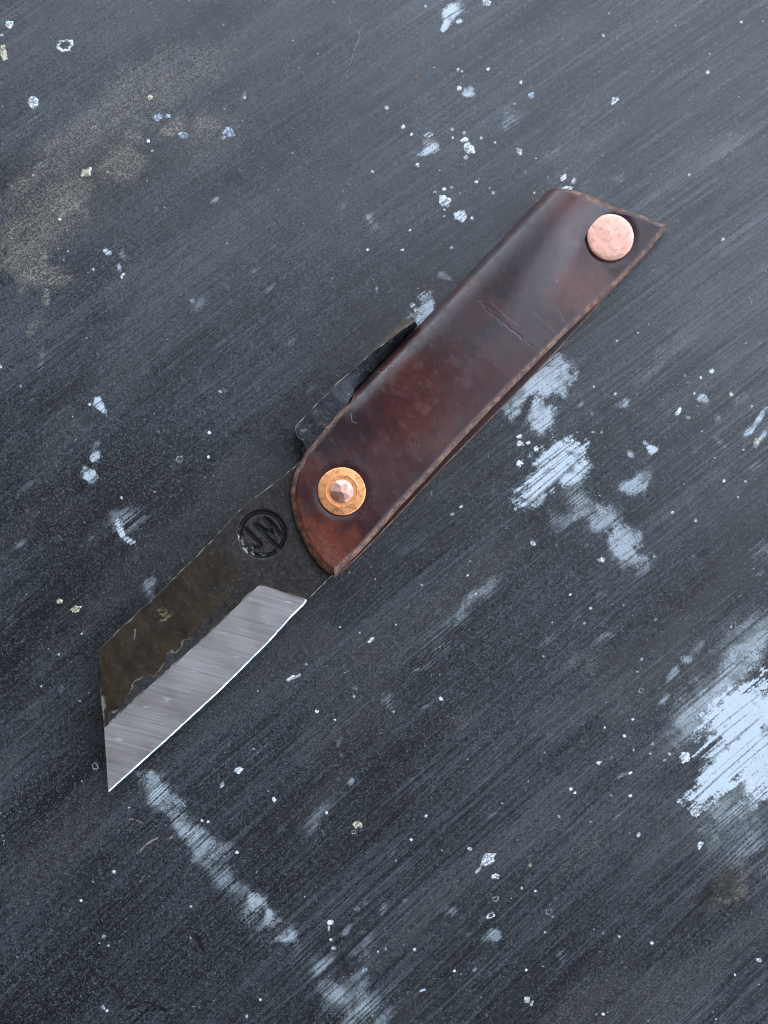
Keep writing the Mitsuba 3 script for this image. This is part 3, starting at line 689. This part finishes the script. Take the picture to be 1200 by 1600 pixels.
keys = np.array(LEVER)
keys[:, [4, 6, 8]] += 0.5
fine_k = np.linspace(0, len(keys) - 1, 120)
keys = np.column_stack([np.interp(fine_k, np.arange(len(keys)), keys[:, c]) for c in range(9)])
wob = mnoise(np.column_stack([keys[:, 0] * 0.7, 0 * keys[:, 0], 0 * keys[:, 0]]), 8) - 0.5
secs = []
for i, (so, si, to, z0, z1, tr, zr, ti, zi) in enumerate(keys):
    to, tr, zr = to + wob[i] * 0.12, tr + wob[(i + 7) % 120] * 0.16, zr + wob[i] * 0.15
    rim = [(so, to + 0.1, z0), (so, to, z0 + 0.2), (so, to, z1), (so + (si - so) * 0.05, tr - 0.06, zr - 0.05), (so + (si - so) * 0.08, tr + 0.07, zr)]
    for k in np.linspace(0.06, 1, 9):
        tq = tr + (ti - tr) * k
        rim.append((so + (si - so) * (tq - to) / (ti - to), tq, zr + (zi - zr) * k ** 0.75))
    rim += [(si, ti, zi - 1.2), (si, ti - 0.2, z0)]
    secs.append(rim)
secs = np.array(secs)
m = secs.shape[1]
v = secs.reshape(-1, 3)
f = []
for a in range(len(secs) - 1):
    for b in range(m):
        c = (b + 1) % m
        f += [[a * m + b, a * m + c, (a + 1) * m + c], [a * m + b, (a + 1) * m + c, (a + 1) * m + b]]
for end in (0, len(secs) - 1):
    poly = secs[end][:, 1:3]
    pts, tri = cap_mesh(ccw(poly), 0.4)
    fix = secs[end][:, 0]
    near = np.argmin(((pts[:, None] - poly[None]) ** 2).sum(-1), 1)
    f += (tri + len(v)).tolist()
    v = np.vstack([v, np.column_stack([fix[near], pts])])
lever = mesh_of(knife_place(v), np.array(f))
lever.fix_normals()
f = np.array(lever.faces)
ridge = np.zeros(len(f), bool)
ridge[:2 * m * (len(secs) - 1)] = (np.arange(2 * m * (len(secs) - 1)) // 2 % m) == 3
ridge_mesh = mesh_of(lever.vertices, f[ridge], 1.0)
lever = mesh_of(lever.vertices, f[~ridge], 1.0)


def lever_skin(p, n, uv):
    s, t = st(p)
    col = mix((0.010, 0.0105, 0.013), (0.050, 0.052, 0.062), noise(s * 6, t * 6, 2.0) * 0.6 + noise(s * 2, t * 2, 1.0) * 0.4)
    col = mix(col, (0.16, 0.15, 0.13), smoothstep(0.68, 0.8, fbm(s * 2.2, t * 2.2, 5.0, 3)) * 0.6)
    steel = mix((0.050, 0.038, 0.024), (0.14, 0.108, 0.070), fbm(s * 0.8, t * 3, 2.0, 3))
    outer = smoothstep(0.3, 0.6, -(n.x * float(N[0]) + n.y * float(N[1])))  # outward face painted paler: the light on that side put into the colour
    return mix(col, steel, outer)


def lever_relief(p, n, uv):
    s, t = st(p)
    return (fbm(s * 1.1, t * 1.1, 1.0, 4) * 0.10 + noise(s * 5, t * 5, 2.0) * 0.02) * MM


scene['lever_steel'] = {'type': 'bumpmap', 'scale': 1.0, 'texture': proc(lever_relief, eps=5e-5),
                        'bsdf': {'type': 'principled', 'base_color': proc(lever_skin), 'roughness': 0.42, 'metallic': 0.35, 'specular': 0.5}}
add('folding_knife__lever', lever, 'lever_steel', smooth=35, label='thumb lever of dark steel curled up along the back of the handle')

add('folding_knife__lever__ridge', ridge_mesh, 'worn_steel', smooth=60)

# --- leather handle: one sheet folded along its back
TH = 1.8
RN, Z_LOW, Z_FRONT, Z_FOLD, LEFT = 2.9, 1.1, 5.95, 6.9, -17.25
LA = RN * math.pi / 2
RIV = [(9.92, -8.02), (67.08, -5.31)]


def lerp_s(s, xs, ys):
    return np.interp(s, xs, ys)


def ramp(a, b, x):
    k = np.clip((x - a) / (b - a), 0, 1)
    return k * k * (3 - 2 * k)


def w_of_t(t):
    return LA + (t - LEFT - TH / 2 - RN)


def neutral(s, w):
    """Middle surface of the folded sheet: pattern (s, w) -> (s, t, z). w > 0 is the upper side."""
    a, sg = np.abs(w), np.sign(w)
    q_flat = a - LA + TH / 2 + RN
    b2 = ramp(14.0, 38.0, s)
    topz = Z_FRONT * (1 - b2) + Z_FOLD * b2
    r = (topz - Z_LOW) / 2
    la = r * math.pi / 2
    phi = np.clip(w / r, -math.pi / 2, math.pi / 2)
    q_beyond = TH / 2 + r + (a - la) / (LA + 13 - la) * (TH / 2 + RN + 13 - TH / 2 - r)
    q_arc = np.where(a < la, TH / 2 + r * (1 - np.cos(phi)), q_beyond)
    z_arc = Z_LOW + r + r * np.where(a < la, np.sin(phi), sg)
    z_flat = np.where(w > 0, topz, Z_LOW)
    b = ramp(18.6, 23.4, s)
    q = q_flat * (1 - b) + q_arc * b
    z = z_flat * (1 - b) + z_arc * b
    # the upper side comes down towards the open edge, and onto the lower side at the butt rivet
    edge = np.interp(s, [0, 12, 22, 34, 46, 56, 63, 80], [5.9, 5.9, 5.65, 5.25, 4.8, 3.95, 3.05, 2.95])
    q0 = np.interp(s, [0, 20, 40, 58, 66], [3.65, 3.65, 4.4, 4.2, 3.4])
    q1 = np.interp(s, [0, 20, 40, 52, 64], [16.5, 16.5, 16.5, 14.0, 9.6])
    z = z - (topz - edge) * ramp(q0, q1, q) * (w > 0)
    for (rs, rt), k in zip(RIV, (0.12, 0.15)):
        d2 = np.hypot(s - rs, q + LEFT - rt)
        z = z - np.where(w > 0, k * (1 - ramp(3.4, 4.6, d2)), 0)
        z = z + np.where(w > 0, 0.02 * np.exp(-((d2 - 4.6) / 0.7) ** 2), 0)
    z = z + np.where(w > 0, 1, 0.0) * (mnoise(np.stack([s * 0.09, w * 0.13, 0 * s], -1), 21) - 0.5) * 0.16
    return np.stack([s, q + LEFT, z], -1)


def bend(v):
    s, w, h = v.T
    e = 0.05
    P = neutral(s, w)
    ds = neutral(s + e, w) - neutral(s - e, w)
    dw = neutral(s, w + e) - neutral(s, w - e)
    nn = np.cross(ds, dw)
    nn /= np.linalg.norm(nn, axis=1, keepdims=True)
    return P + nn * h[:, None] * np.where(w > 0, 1, 1)[:, None]


top_front = [(0.05, 0.0), (-0.35, -1.4), (-0.42, -3.2), (-0.05, -5.2), (0.75, -7.4), (1.75, -9.8), (3.0, -11.8), (4.7, -13.75), (7.2, -15.25), (10.6, -16.15), (13.7, -16.4), (16.7, -16.6), (19.0, -16.75)]
upper = [(s, w_of_t(t)) for s, t in top_front]
notch = [(20.3, 1.30), (21.3, 0.95), (21.75, 0.0), (21.3, -0.95), (20.3, -1.30)]
lower = [(s, -w_of_t(t)) for s, t in top_front[::-1]]
lower_edge = [(s, -w_of_t(t)) for s, t in [(4, 0.55), (10, 0.62), (15, 0.62), (22, 0.55), (27, 0.55), (33, 0.66), (39.5, 0.76), (47, 0.8), (55, 0.7), (60, 0.5), (66, 0.2), (74.9, 0.05)]]
upper_edge = [(s, w_of_t(t)) for s, t in [(74.9, 0.0), (70, 0.35), (65.3, 0.5), (60, 0.3), (56.7, 0.15), (50.6, -0.1), (40, -0.28), (32.8, -0.3), (26.6, -0.25), (21.4, -0.05), (14.5, -0.02), (9, 0.25), (5, 0.3)]]
ws = np.linspace(w_of_t(0.05), w_of_t(0.0), 46)[1:-1] if False else np.linspace(-w_of_t(0.0), w_of_t(0.0), 46)[1:-1]
aw = np.abs(ws)
qq = np.where(aw < LA, TH / 2 + RN * (1 - np.cos(np.clip(ws / RN, -1.57, 1.57))), aw - LA + TH / 2 + RN)
butt = [(74.9 + 0.52 * (q + LEFT) + 0.75 * math.sin(math.pi * min(max(-(q + LEFT) / 13.5, 0), 1)), w) for q, w in zip(qq, ws)]
pattern = np.array(upper + notch + lower + lower_edge + butt + upper_edge)
pat = resample(ccw(pattern), 0.35)
rag = mnoise(np.column_stack([pat * 1.2, 0 * pat[:, :1]]), 14) - 0.5
room = corner_room(pat)
pat = pat + inset_dirs(pat) * (rag * 0.07)[:, None]
h = TH / 2
v, caps, sides = slab(pat, [(0.14, -h), (0.03, -h + 0.14), (0, -h + 0.4), (0, 0), (0.06, h - 0.70), (0.34, h - 0.34), (0.66, h - 0.10), (0.95, h)], 0.42, (), room)
v = bend(v)


def leather_colour(p, n, uv):
    s, t = st(p)
    big = fbm(s * 0.11 + 3, t * 0.13, 1.0, 3)
    mid = fbm(s * 0.45, t * 0.45, 2.0, 3)
    grain = noise((s * 0.8 + t * 0.6) * 6.3, (t * 0.8 - s * 0.6) * 6.3, p.z * 4000)
    col = mix((0.0160, 0.0080, 0.0095), (0.056, 0.0130, 0.0125), smoothstep(0.22, 0.78, big * 0.7 + mid * 0.3))
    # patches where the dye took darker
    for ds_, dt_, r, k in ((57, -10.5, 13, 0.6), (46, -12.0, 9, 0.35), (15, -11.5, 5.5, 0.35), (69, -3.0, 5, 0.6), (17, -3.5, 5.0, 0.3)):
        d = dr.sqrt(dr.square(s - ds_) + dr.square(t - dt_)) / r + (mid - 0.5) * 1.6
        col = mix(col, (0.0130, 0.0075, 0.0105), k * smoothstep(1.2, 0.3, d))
    # the dye is thin and red brown at the front corner and in a few worn places
    worn = 0.0
    for ws_, wt_, r, k in ((2.5, -4.5, 6.5, 1.0), (2.6, -12.5, 3.0, 0.7), (9.0, -14.3, 3.0, 0.35), (26, -7.0, 6.0, 0.38), (58, -4.0, 5.5, 0.5), (30, -12, 5.0, 0.30), (65.5, -13.5, 4.0, 0.35)):
        d = dr.sqrt(dr.square(s - ws_) + dr.square(t - wt_)) / r + (mid - 0.5) * 1.5
        worn = dr.maximum(worn, k * smoothstep(1.15, 0.25, d))
    col = mix(col, (0.135, 0.031, 0.015), worn * (0.75 + 0.25 * grain))
    col *= 0.78 + 0.44 * grain
    # fine scratches and a crease across the middle
    def line(s0, t0, s1, t1, wid, wob):
        dx, dy = s1 - s0, t1 - t0
        L2 = dx * dx + dy * dy
        k = dr.clip(((s - s0) * dx + (t - t0) * dy) / L2, 0, 1)
        off = (noise(k * 6, wob, 3.0) - 0.5) * 0.3
        d = dr.abs(((s - s0) * dy - (t - t0) * dx) / math.sqrt(L2) + off)
        inside = dr.select((k > 0.001) & (k < 0.999), 1.0, 0.0)
        return smoothstep(wid, wid * 0.3, d) * inside * (0.25 + 0.75 * noise(k * 30, wob, 1.0))
    m = line(45.0, -13.6, 46.2, -1.2, 0.14, 1.0) + 0.8 * line(46.0, -13.2, 46.9, -6.0, 0.12, 2.0) + 0.7 * line(50.2, -6.0, 50.4, -0.9, 0.13, 3.0)
    m += 0.8 * line(53.2, -3.4, 52.5, -0.7, 0.13, 5.0) + 0.5 * line(15.5, -14.3, 14.6, -10.2, 0.10, 6.0) + 0.6 * line(22.0, -14.0, 20.7, -12.4, 0.11, 7.0)
    lint = smoothstep(0.88, 0.96, noise(s * 6 + t * 2.5, t * 1.3 - s * 0.7, 4.0)) * smoothstep(0.45, 0.7, fbm(s * 0.25, t * 0.25, 9.0, 2))
    return mix(col, (0.21, 0.14, 0.12), dr.clip(m * 0.42 + lint * 0.30, 0, 1))


def leather_relief(p, n, uv):
    s, t = st(p)
    z = p.z * 1000
    a = noise(s * 3.0, t * 3.0, z * 2) * 0.004 + noise((s * 0.8 + t * 0.6) * 5.6, (t * 0.8 - s * 0.6) * 5.6, z * 4) * 0.009
    d = dr.abs(s - 45.6 - (t + 7) * 0.1 + (noise(t * 1.1, 2.0) - 0.5) * 0.5)
    return (a - 0.02 * smoothstep(0.25, 0.0, d) * smoothstep(-14.0, -12.0, t)) * MM


def leather_rough(p, n, uv):
    s, t = st(p)
    return 0.22 + 0.12 * fbm(s * 0.5, t * 0.5, 7.0, 3) + 0.14 * smoothstep(0.55, 0.75, fbm(s * 1.1 + 9, t * 0.7, 3.0, 3))


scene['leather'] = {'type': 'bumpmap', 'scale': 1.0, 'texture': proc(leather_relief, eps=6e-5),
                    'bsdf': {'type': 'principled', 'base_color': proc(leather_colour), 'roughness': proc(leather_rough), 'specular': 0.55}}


def edge_colour(p, n, uv):
    s, t = st(p)
    k = noise(s * 5, t * 5, p.z * 5000) * 0.6 + noise(s * 1.2, t * 1.2, 3.0) * 0.4
    return mix((0.050, 0.020, 0.013), (0.24, 0.115, 0.070), smoothstep(0.25, 0.85, k))


def edge_relief(p, n, uv):
    return (noise(p.x * 4000, p.y * 4000, p.z * 4000) * 0.05 + noise(p.x * 9000, p.y * 9000, p.z * 9000) * 0.02) * MM


scene['leather_edge'] = {'type': 'bumpmap', 'scale': 1.0, 'texture': proc(edge_relief, eps=5e-5),
                         'bsdf': {'type': 'principled', 'base_color': proc(edge_colour), 'roughness': 0.6, 'sheen': 0.3}}
nb = len(pat)
row = sides.min(1) // nb
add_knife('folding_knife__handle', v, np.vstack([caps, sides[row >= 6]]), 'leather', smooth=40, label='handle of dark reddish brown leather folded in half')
add_knife('folding_knife__handle__cut_edge', v, sides[row < 6], 'leather_edge', smooth=40, label='raw lighter brown cut edge of the leather')


# --- copper rivets
def copper(p, n, uv):
    s, t = st(p)
    k = fbm(s * 1.6, t * 1.6, p.z * 900, 3)
    col = mix((0.88, 0.33, 0.11), (0.97, 0.49, 0.23), k)
    stain = smoothstep(0.60, 0.74, fbm(s * 2.2 + 7, t * 2.2, 4.0, 3))
    return mix(col, (0.40, 0.13, 0.07), stain * 0.5)


def copper_relief(p, n, uv):
    s, t = st(p)
    return (fbm(s * 0.9, t * 0.9, 2.0, 3) * 0.035 + noise(s * 5, t * 5, 5.0) * 0.005) * MM


def copper_rough(p, n, uv):
    s, t = st(p)
    return 0.36 + 0.2 * fbm(s * 2, t * 2, 3.0, 3)


scene['copper'] = {'type': 'bumpmap', 'scale': 1.0, 'texture': proc(copper_relief, eps=5e-5),
                   'bsdf': {'type': 'principled', 'base_color': proc(copper), 'roughness': proc(copper_rough), 'metallic': 1.0}}


def pale_copper(p, n, uv):
    s, t = st(p)
    k = fbm(s * 1.1, t * 1.1, 6.0, 4)
    col = mix((0.80, 0.41, 0.30), (0.89, 0.52, 0.41), k)
    return mix(col, (0.62, 0.28, 0.18), smoothstep(0.52, 0.75, fbm(s * 2.2 + 7, t * 2.2, 4.0, 4)) * 0.55)


def dull_relief(p, n, uv):
    s, t = st(p)
    return (fbm(s * 0.8, t * 0.8, 6.0, 4) * 0.055 + noise(s * 4, t * 4, 5.0) * 0.008) * MM


scene['copper_pale'] = {'type': 'bumpmap', 'scale': 1.0, 'texture': proc(dull_relief, eps=5e-5),
                        'bsdf': {'type': 'principled', 'base_color': proc(pale_copper), 'roughness': 0.42, 'metallic': 1.0}}


scene['copper_hammered'] = {'type': 'principled', 'base_color': proc(pale_copper), 'roughness': 0.38, 'metallic': 1.0}


def lathe(profile, n=96, tilt=(0, 0), wobble=0.0, seed=0):
    a = np.arange(n) * 2 * np.pi / n
    v, f = [], []
    k = 1 + wobble * (mnoise(np.column_stack([np.cos(a) * 2, np.sin(a) * 2, 0 * a]), seed) - 0.5)
    for r, z in profile:
        v.append(np.column_stack([r * k * np.cos(a), r * k * np.sin(a), np.full(n, z)]))
    i = np.arange(n)
    for q in range(len(profile) - 1):
        p, o = q * n + i, q * n + (i + 1) % n
        f += [np.stack([p, o, o + n], 1), np.stack([p, o + n, p + n], 1)]
    v, f = np.vstack(v), np.vstack(f)
    v[:, 2] += v[:, 0] * tilt[0] + v[:, 1] * tilt[1]
    return v, f[:, ::-1]


def face_up(v, f):
    """Triangles of a body of revolution, turned outwards."""
    v, f = knife_place(v), np.asarray(f)
    fz = np.cross(v[f[:, 1]] - v[f[:, 0]], v[f[:, 2]] - v[f[:, 0]])[:, 2]
    high = v[f][..., 2].mean(1) > v[:, 2].mean()
    return mesh_of(v, f if fz[high].sum() > 0 else f[:, ::-1])


rs, rt = RIV[0]
ZW = Z_FRONT + TH / 2 - 0.12
washer = [(0.02, 0.47), (2.26, 0.50), (2.29, 0.50), (2.33, 0.60), (2.38, 0.62), (3.46, 0.52), (3.54, 0.50), (3.64, 0.42), (3.68, 0.30), (3.62, 0.0), (3.4, -0.15), (0.02, -0.15)]
v, f = lathe(washer, 96, (0.0, 0.012), 0.012, 2)
add('folding_knife__rivet', face_up(v + [rs, rt, ZW], f), 'copper', smooth=16, label='copper washer with a hammered rivet end, near the blade')
# peened end: flat hammer marks over a low dome
hr = np.random.default_rng(5)
gr = np.linspace(0, 1, 26)
prof = []
aa = np.arange(80) * 2 * np.pi / 80
PX, PY = np.outer(gr * 1.74, np.cos(aa)), np.outer(gr * 1.74, np.sin(aa))
Zd = np.full(PX.shape, 9.0)
for k in range(17):
    ca, cr = k * 2.4 + hr.normal(0, 0.3), math.sqrt(k / 16) * 1.60
    cx, cy = cr * math.cos(ca), cr * math.sin(ca)
    z0 = 0.60 - 0.085 * cr * cr
    gx, gy = -0.17 * cx + hr.normal(0, 0.07), -0.17 * cy + hr.normal(0, 0.07)
    Zd = np.minimum(Zd, z0 + gx * (PX - cx) + gy * (PY - cy) + 0.02 * ((PX - cx) ** 2 + (PY - cy) ** 2))
rim_r = 1 + 0.05 * (mnoise(np.column_stack([np.cos(aa) * 2, np.sin(aa) * 2, 0 * aa]), 9) - 0.5)
vv = [np.column_stack([PX[i] * rim_r, PY[i] * rim_r, Zd[i]]) for i in range(26)]
vv.append(np.column_stack([1.80 * rim_r * np.cos(aa), 1.80 * rim_r * np.sin(aa), Zd[-1] - 0.10]))
vv.append(np.column_stack([1.76 * rim_r * np.cos(aa), 1.76 * rim_r * np.sin(aa), 0 * aa]))
i, f = np.arange(80), []
for q in range(len(vv) - 1):
    p, o = q * 80 + i, q * 80 + (i + 1) % 80
    f += [np.stack([p, o, o + 80], 1), np.stack([p, o + 80, p + 80], 1)]
v = np.vstack(vv)
add('folding_knife__rivet__hammered_head', face_up(v + [rs, rt, ZW + 0.40], np.vstack(f)), 'copper_hammered', smooth=3)

rs, rt = RIV[1]
ZH = 3.0 + TH / 2 - 0.2
head = [(0.02, 0.86), (0.8, 0.858), (1.8, 0.845), (2.8, 0.825), (3.40, 0.79), (3.56, 0.71), (3.62, 0.52), (3.60, 0.1), (3.4, -0.1), (0.02, -0.1)]
v, f = lathe(head, 96, (0.02, 0.035), 0.012, 6)
add('folding_knife__rivet_001', face_up(v + [rs, rt, ZH], f), 'copper_pale', smooth=30, label='broad flat copper rivet head with a dull pink face, at the butt')

# --- lint caught on the handle
vs, fs, at = [], [], 0
lr = np.random.default_rng(4)
for (s0, t0, z0), (s1, t1, z1) in (((15.6, -17.6, 4.6), (15.7, -16.15, 7.0)), ((20.4, -17.3, 5.2), (21.8, -16.9, 7.1)), ((19.4, -15.2, 7.0), (19.0, -13.5, 7.0)),
                                  ((26.9, -16.7, 6.8), (29.1, -15.4, 7.4)), ((12.5, -20.1, 4.95), (11.9, -17.8, 5.0)), ((12.4, -18.9, 5.0), (13.4, -18.6, 5.05)),
                                  ((-27.1, -16.1, 4.95), (-28.2, -15.4, 5.0))):
    k = np.linspace(0, 1, 9)
    path = np.outer(1 - k, (s0, t0, z0)) + np.outer(k, (s1, t1, z1))
    path[:, :2] += np.outer(np.sin(np.pi * k), lr.normal(0, 0.3, 2)) + np.outer(np.sin(2 * np.pi * k), lr.normal(0, 0.12, 2))
    path[:, 2] += 0.05 + 0.2 * np.sin(np.pi * k)
    path = knife_place(path)
    ringv = []
    for q in range(9):
        d = path[min(q + 1, 8)] - path[max(q - 1, 0)]
        d /= np.linalg.norm(d)
        e1 = np.cross(d, [0, 0, 1.0])
        e1 /= np.linalg.norm(e1)
        e2 = np.cross(d, e1)
        for b in range(4):
            ringv.append(path[q] + 0.026 * (e1 * math.cos(b * math.pi / 2) + e2 * math.sin(b * math.pi / 2)))
    for q in range(8):
        for b in range(4):
            c = (b + 1) % 4
            fs += [[at + q * 4 + b, at + q * 4 + c, at + q * 4 + 4 + c], [at + q * 4 + b, at + q * 4 + 4 + c, at + q * 4 + 4 + b]]
    vs += ringv
    at += len(ringv)
add('lint', mesh_of(np.array(vs), np.array(fs)), {'type': 'twosided', 'bsdf': {'type': 'diffuse', 'reflectance': {'type': 'rgb', 'value': (0.38, 0.37, 0.34)}}}, smooth=True,
    label='fine pale lint fibres clinging to the lever notch and handle', category='lint', kind='stuff')
